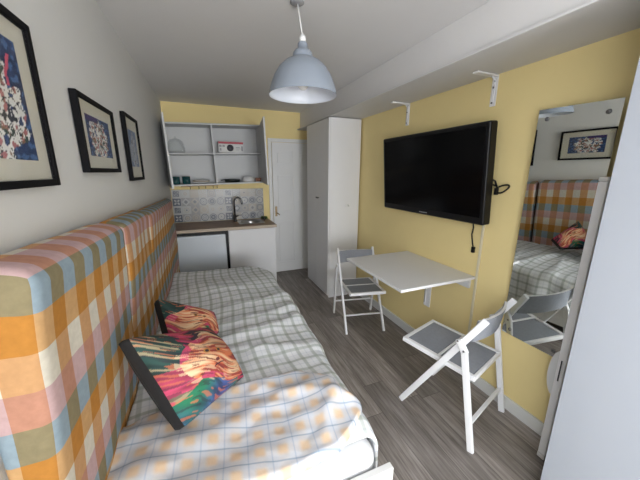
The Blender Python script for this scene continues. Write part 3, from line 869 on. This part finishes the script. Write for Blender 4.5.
# ------------------------------------------------------------------ kitchenette
CY = 3.65; CX0, CX1 = lw(YB) + .004, .885; CZ = .878
t_ = thing('worktop', 'brown wood-effect worktop over the fridge and sink cupboard', 'worktop', ((CX0 + CX1) / 2, CY, CZ))
cx = (CX0 + CX1) / 2
SX0, SX1, SY0_, SY1_ = .44, .76, 3.83, 4.14
k = MB()
def wt(x0, x1, y0, y1): k.box(x0 - cx, x1 - cx, y0 - CY, y1 - CY, -.036, 0)
wt(CX0, SX0, CY + .004, YB - .012); wt(SX1, CX1, CY + .004, YB - .012); wt(SX0, SX1, CY + .004, SY0_); wt(SX0, SX1, SY1_, YB - .012)
k.build('worktop_slab', 'worktop', t_)
MB().box(CX0 - cx, CX1 - cx, 0, .004, -.036, 0, .001).build('front_edging', 'edge_cream', t_, label='pale front edge strip')
# sink
t_ = thing('sink', 'round stainless steel sink let into the worktop', 'sink', ((SX0 + SX1) / 2, (SY0_ + SY1_) / 2, CZ))
prof = [(.150, .001), (.150, .004), (.142, .006), (.132, .003), (.128, -.02), (.120, -.09), (.09, -.115), (.02, -.12), (0, -.12)]
k = MB().lathe(prof, 40)
k.build('basin', 'chrome', t_)
k = MB(); n = 40; inn = []; out = []
for q in range(n):
    a = 2 * PI * q / n; c_, s_ = math.cos(a), math.sin(a); m_ = max(abs(c_), abs(s_))
    inn.append(k.bm.verts.new((.146 * c_, .146 * s_, .002)))
    out.append(k.bm.verts.new((.172 * c_ / m_, .166 * s_ / m_, .0025)))
for q in range(n): k.bm.faces.new((inn[q], out[q], out[(q + 1) % n], inn[(q + 1) % n]))
k.build('rim_plate', 'chrome', t_)
MB().lathe([(0, -.118), (.03, -.118), (.03, -.114), (0, -.113)], 20).build('drain', 'dark_chrome', t_)
# tap
t_ = thing('kitchen_tap', 'dark chrome swan-neck tap at the left of the sink', 'tap', (.405, 4.10, CZ))
MB().lathe([(0, .001), (.028, .001), (.028, .008), (.020, .014), (.018, .09), (0, .09)], 24).build('tap_body', 'dark_chrome', t_)
pts = [(0, 0, .09), (0, 0, .25)]
for q in range(1, 11):
    a = PI - PI * q / 10; pts.append((.05 + .05 * math.cos(a), -.02 * q / 10, .27 + .06 * math.sin(a)))
pts.append((.10, -.022, .235))
MB().tube(pts, .011, 12).build('spout', 'dark_chrome', t_)
MB().tube([(.0, 0, .065), (.045, -.02, .085), (.085, -.035, .09)], [.012, .008, .007], 10).build('lever', 'dark_chrome', t_)
# things by the sink
t_ = thing('washing_up_brush', 'dark washing-up brush lying on the worktop right of the sink', 'brush', (.815, 4.07, CZ + .001))
MB().tube([(-.03, -.10, .012), (-.01, -.02, .016), (0, .03, .022)], [.007, .007, .009], 8).build('handle', 'dark_grey', t_)
MB().box(-.024, .024, .03, .10, .002, .034, .008).build('bristles', 'dark_green', t_)
o = MB().box(-.045, .045, -.03, .03, 0, .032, .007).build('sponge', 'green_sponge', None, (.83, 4.195, CZ + .001)); tag(o, 'green kitchen sponge by the wall right of the sink', 'sponge')

# fridge
t_ = thing('fridge', 'small under-counter fridge with blue-white door in a dark surround', 'fridge', (-.033, 3.70, 0))
k = MB(); k.box(-.335, .300, .035, .50, .02, .828); k.build('body', 'black_plastic', t_)
k = MB(); k.box(-.335, -.312, 0, .035, .02, .828, .002).box(.272, .300, 0, .035, .02, .828, .002).box(-.312, .272, 0, .035, .803, .828, .002)
k.build('surround', 'black_plastic', t_, label='dark surround of the fridge door')
MB().box(-.306, .266, -.03, .034, .06, .797, .012, seg=3).build('door', 'fridge', t_)
MB().box(-.30, .26, .01, .034, .02, .055, .002).build('kick_plate', 'dark_grey', t_)
# sink cupboard
t_ = thing('sink_cupboard', 'plain white base cupboard under the sink beside the fridge', 'cupboard', (.57, 3.69, 0))
k = MB(); k.box(-.30, -.282, .02, .54, 0, .834).box(.282, .30, .02, .54, 0, .834).box(-.282, .282, .02, .54, .08, .098).box(-.282, .282, .52, .54, .098, .72).box(-.282, .282, .06, .075, 0, .08)
k.build('carcass', 'white', t_)
MB().box(-.299, .299, 0, .018, .02, .832, .0015).build('door', 'white', t_)

# tiled splashback
def tiles():
    t_ = thing('tile_splashback', 'patchwork patterned tile splashback behind sink and tap', 'tiles', ((XL + .835) / 2 + .03, YB - .001, CZ + .002))
    x0, x1 = lw(YB) + .006 - t_.location.x, .838 - t_.location.x
    MB().box(x0, x1, -.004, 0, 0, .440).build('grout_bed', 'grout', t_)
    k = MB(); pw = (x1 - x0) / 11; ph = .440 / 4; rnd = random.Random(4)
    Y = Matrix(((1, 0, 0, 0), (0, 0, -1, 0), (0, 1, 0, 0), (0, 0, 0, 1)))   # local xy -> wall xz
    def disc(cx_, cz_, r0, r1, n, lev, mi, a0=0.0):
        y = -.0085 - .0003 * lev
        A = [(cx_ + r1 * math.cos(a0 + 2 * PI * q / n), y, cz_ + r1 * math.sin(a0 + 2 * PI * q / n)) for q in range(n)]
        if r0 <= 0: k.poly(A, mi); return
        B = [(cx_ + r0 * math.cos(a0 + 2 * PI * q / n), y, cz_ + r0 * math.sin(a0 + 2 * PI * q / n)) for q in range(n)]
        for q in range(n): k.poly((A[q], A[(q + 1) % n], B[(q + 1) % n], B[q]), mi)
    for i in range(11):
        for j in range(4):
            dark = i in (0, 6) ; c_, d_ = x0 + (i + .5) * pw, (j + .5) * ph
            h = pw / 2 - .0015; hz = ph / 2 - .0015
            base = 0 if not dark else 1
            ring_col = i in (3, 4, 5, 8, 9, 10) and j in (0, 2)
            k.box(c_ - h, c_ + h, -.008, -.004, d_ - hz, d_ + hz, mi=(1 if (dark or ring_col) else rnd.choice((0, 0, 2, 1))))
            r = min(h, hz)
            if dark:
                kind = j % 2
                if kind == 0:
                    disc(c_, d_, r * .55, r * 1.30, 4, 1, 4, PI / 4); disc(c_, d_, 0, r * .42, 4, 1, 3, 0)
                    for a in range(4): disc(c_ + r * .6 * math.cos(PI / 4 + a * PI / 2), d_ + r * .6 * math.sin(PI / 4 + a * PI / 2), 0, r * .2, 8, 2, 1)
                else:
                    for a in range(4): disc(c_ + r * .5 * math.cos(PI / 4 + a * PI / 2), d_ + r * .5 * math.sin(PI / 4 + a * PI / 2), r * .12, r * .46, 4, 1, 4 if a % 2 else 3, PI / 4)
            elif ring_col:
                disc(c_, d_, r * .72, r * .95, 24, 1, 3); m = rnd.choice((3, 4)) if i in (4, 9) else rnd.choice((2, 3))
                if i in (4, 9): disc(c_, d_, r * .25, r * .62, 16, 1, 4)
                else: disc(c_, d_, r * .40, r * .52, 20, 1, m)
                disc(c_, d_, 0, r * .16, 12, 2, 3)
            else:
                kind = rnd.randrange(4); m = rnd.choice((1, 2, 2, 3))
                if kind == 0:
                    disc(c_, d_, r * .6, r * .95, 4, 1, m); disc(c_, d_, 0, r * .35, 8, 1, 3 if m != 3 else 1)
                elif kind == 1:
                    for a in range(4): disc(c_ + r * .95 * math.cos(PI / 4 + a * PI / 2) * .72, d_ + r * .95 * math.sin(PI / 4 + a * PI / 2) * .72, r * .2, r * .38, 14, 1, m)
                    disc(c_, d_, 0, r * .25, 4, 1, m)
                elif kind == 2:
                    disc(c_, d_, r * .7, r * .88, 20, 1, m); disc(c_, d_, r * .2, r * .45, 6, 1, 2)
                else:
                    for a in range(8): disc(c_ + r * .55 * math.cos(a * PI / 4), d_ + r * .55 * math.sin(a * PI / 4), 0, r * .17, 8, 1, m)
                    disc(c_, d_, 0, r * .2, 10, 1, 3)
    k.build('patterned_tiles', ['tile_base', 'tile_pale', 'tile_beige', 'tile_grey', 'tile_navy'], t_, recalc=False)
tiles()

# wall cabinet with its two doors standing open
WCX0, WCX1, WCY, WCZ0, WCZ1 = -.352, .808, 3.95, 1.392, 2.132
t_ = thing('wall_cabinet', 'white open wall cabinet above the splashback with doors swung wide', 'cabinet', ((WCX0 + WCX1) / 2, YB, WCZ0))
t_.rotation_euler = (0, math.radians(-1.7), 0)
hw = (WCX1 - WCX0) / 2; dp = YB - WCY; hh = WCZ1 - WCZ0; tk = .018
k = MB()
k.box(-hw, -hw + tk, -dp, -.002, 0, hh, .001).box(hw - tk, hw, -dp, -.002, 0, hh, .001)
k.box(-hw + tk, hw - tk, -dp, -.002, 0, tk, .001).box(-hw + tk, hw - tk, -dp, -.002, hh - tk, hh, .001)
k.box(-hw + tk, hw - tk, -.008, -.002, tk, hh - tk)
k.build('carcass', 'cabinet_white', t_)
sx = -.038; SHZ = .377
MB().box(sx, sx + tk, -dp + .004, -.009, tk, hh - tk, .001).build('divider', 'cabinet_white', t_)
MB().box(-hw + tk, sx, -dp + .01, -.009, SHZ, SHZ + tk, .001).build('shelf', 'cabinet_white', t_)
MB().box(sx + tk, hw - tk, -dp + .01, -.009, SHZ, SHZ + tk, .001).build('shelf', 'cabinet_white', t_)
for s in (-1, 1):
    m = tr(s * hw, -dp - .003, 0) @ rot('Z', 7 if s < 0 else -7)
    MB().box(min(0, -s * .018), max(0, -s * .018), -.60, 0, -.002, hh + .002, .0015, m=m).build('door', 'cabinet_white', t_)
# hook strip under the cabinet, five hooks
hk = MB().box(-.46, -.02, -.285, -.262, -.012, -.001, .002).build('hook_rail', 'wood_rim', t_)
for hx in (-.355, -.255, -.175, -.085, -.035):
    MB().tube([(hx, -.274, -.011), (hx, -.274, -.03), (hx, -.284, -.042), (hx, -.296, -.036), (hx, -.297, -.026)], .004, 8).build('hook', 'dark_grey', hk)

def in_cab(x, z): # world z on the (slightly tilted) cabinet
    c = (WCX0 + WCX1) / 2; a = math.radians(1.7)
    return WCZ0 + z * math.cos(a) + (x - c) * math.sin(a)
# contents
def mug(x, y, label, flip):
    t_ = thing('mug', label, 'mug', (x, y, in_cab(x, tk) + .003), 0, 'dark teal mugs in the wall cabinet')
    MB().lathe([(0, 0), (.042, 0), (.047, .008), (.048, .092), (.0445, .093), (.043, .01), (0, .008)], 26).build('cup', 'teal_mug', t_)
    pts = [(flip * .0, flip * .046, .07), (flip * .0, flip * .068, .066), (0, flip * .074, .046), (0, flip * .066, .028), (0, flip * .046, .024)]
    MB().tube(pts, .006, 8).build('handle', 'teal_mug', t_)
mug(-.285, 4.06, 'dark teal mug, left one of the pair on the lower shelf', -1)
mug(-.165, 4.06, 'dark teal mug, right one of the pair, next to the plates', -1)
for q in range(4):
    x = .01; r = .105 - (.0 if q else 0)
    o = MB().lathe([(0, 0), (.06, 0), (r, .012), (r, .015), (.062, .004), (0, .004)], 36).build('plate', 'wood_rim' if q == 2 else 'china', None, (x, 4.06, in_cab(x, tk) + .005 + q * .0085))
    tag(o, ['white plate at the bottom of the stack in the wall cabinet', 'second white plate from the bottom of the cabinet stack', 'brown plate between the white ones in the cabinet stack', 'top white plate of the stack in the wall cabinet'][q], 'plate', 'stacked plates in the wall cabinet')
t_ = thing('frying_pan', 'black pan lying on the lower right shelf of the wall cabinet', 'pan', (.40, 4.08, in_cab(.40, tk) + .006))
MB().lathe([(0, 0), (.09, 0), (.105, .035), (.101, .036), (.087, .005), (0, .005)], 32).build('pan_body', 'black_pan', t_)
MB().bar((-.10, 0, .028), (-.15, -.01, .022), .018, .012, up=(0, 1, 0)).build('handle', 'black_plastic', t_)
t_ = thing('bowl', 'pale upturned bowl to the right of the black pan', 'bowl', (.605, 4.06, in_cab(.605, tk) + .006))
MB().lathe([(.085, 0), (.082, .03), (.055, .062), (.03, .07), (0, .07)], 32).build('bowl_body', 'china', t_)
o = MB().lathe([(0, 0), (.032, 0), (.042, .045), (.038, .046), (.03, .006), (0, .006)], 24).build('small_pot', 'terracotta', None, (.738, 4.03, in_cab(.738, tk) + .004)); tag(o, 'small terracotta dish at the right end of the lower shelf', 'dish')
# glass dome, top left
zt = SHZ + tk
t_ = thing('glass_cloche', 'clear glass dome on the upper left shelf of the cabinet', 'dome', (-.245, 4.09, in_cab(-.245, zt) + .005))
MB().lathe([(.10, 0), (.10, .07), (.088, .12), (.06, .155), (.025, .17), (0, .172)], 36).build('dome', 'dome_glass', t_)
MB().lathe([(0, .172), (.009, .175), (.014, .188), (0, .198)], 14).build('knob', 'dome_glass', t_)
MB().lathe([(.097, 0), (.103, 0), (.103, .006), (.097, .006)], 36).build('rim', 'grey_print', t_)
# carton, top right
t_ = thing('printed_carton', 'white carton with a red band and dark round picture', 'box', (.402, 4.08, in_cab(.402, zt) + .006))
MB().box(-.155, .155, -.07, .07, 0, .135, .001).build('carton', 'paper', t_)
k = MB(); k.box(-.154, .154, -.0712, -.0706, .105, .131); k.build('red_band', 'red_print', t_)
MB().lathe([(0, 0), (.042, 0), (.042, .0006), (0, .0006)], 28, m=tr(-.01, -.0706, .055) @ rot('X', 90)).build('round_picture', 'dark_print', t_, label='dark disc printed on the carton')
for (a, b_, z0, z1) in ((-.145, -.115, .065, .09), (-.105, -.075, .065, .09), (-.14, -.12, .02, .05), (.06, .11, .06, .068), (.06, .125, .045, .05), (.06, .10, .03, .035), (.128, .148, .02, .08)):
    MB().box(a, b_, -.0712, -.0706, z0, z1).build('printed_mark', 'grey_print', t_)

# ------------------------------------------------------------------ light
w = bpy.data.worlds.new('overcast_sky'); sc.world = w; w.use_nodes = True
bg = w.node_tree.nodes['Background']; bg.inputs[0].default_value = (.72, .82, 1.0, 1); bg.inputs[1].default_value = 0.8
def area(name, loc, target, sx_, sy_, power, col):
    d = bpy.data.lights.new(name, 'AREA'); d.shape = 'RECTANGLE'; d.size = sx_; d.size_y = sy_; d.energy = power; d.color = col
    o = bpy.data.objects.new(name, d); C.objects.link(o); o.location = loc
    o.rotation_euler = (Vector(target) - Vector(loc)).to_track_quat('-Z', 'Y').to_euler(); return o
area('side_daylight', (XL - .75, ym - .25, 2.65), (XL + 1.5, ym + .6, .3), 2.6, 1.9, 265, (.90, .95, 1.0))
area('side_ground_bounce', (XL - .7, ym - .15, .75), (XL + 1.6, ym + .45, 2.6), 2.4, 1.4, 85, (.96, .97, 1.0))
vm = (VX0 + VX1) / 2
area('rear_daylight', (vm, YF - .8, 2.1), (vm, YF + 1.6, .6), 2.6, 1.9, 160, (.90, .95, 1.0))
area('rear_ground_bounce', (vm, YF - .7, .75), (vm, YF + 1.6, 2.6), 2.4, 1.4, 270, (.96, .97, 1.0))

# ------------------------------------------------------------------ camera
cd = bpy.data.cameras.new('camera'); cam = bpy.data.objects.new('camera', cd); C.objects.link(cam)
cd.sensor_fit = 'HORIZONTAL'; cd.sensor_width = 36.0; cd.lens = F / 640 * 36.0; cd.clip_start = .02
R3 = Matrix(((rgt.x, upv.x, -fwd.x), (rgt.y, upv.y, -fwd.y), (rgt.z, upv.z, -fwd.z)))
cam.matrix_world = Matrix.Translation((0, 0, CAM_H)) @ R3.to_4x4()
sc.camera = cam
vs = sc.view_settings; sc.display_settings.display_device = 'sRGB'
vs.view_transform = 'Standard'; vs.look = 'None'; vs.gamma = 1.0; vs.use_curve_mapping = False; vs.exposure = 0.14
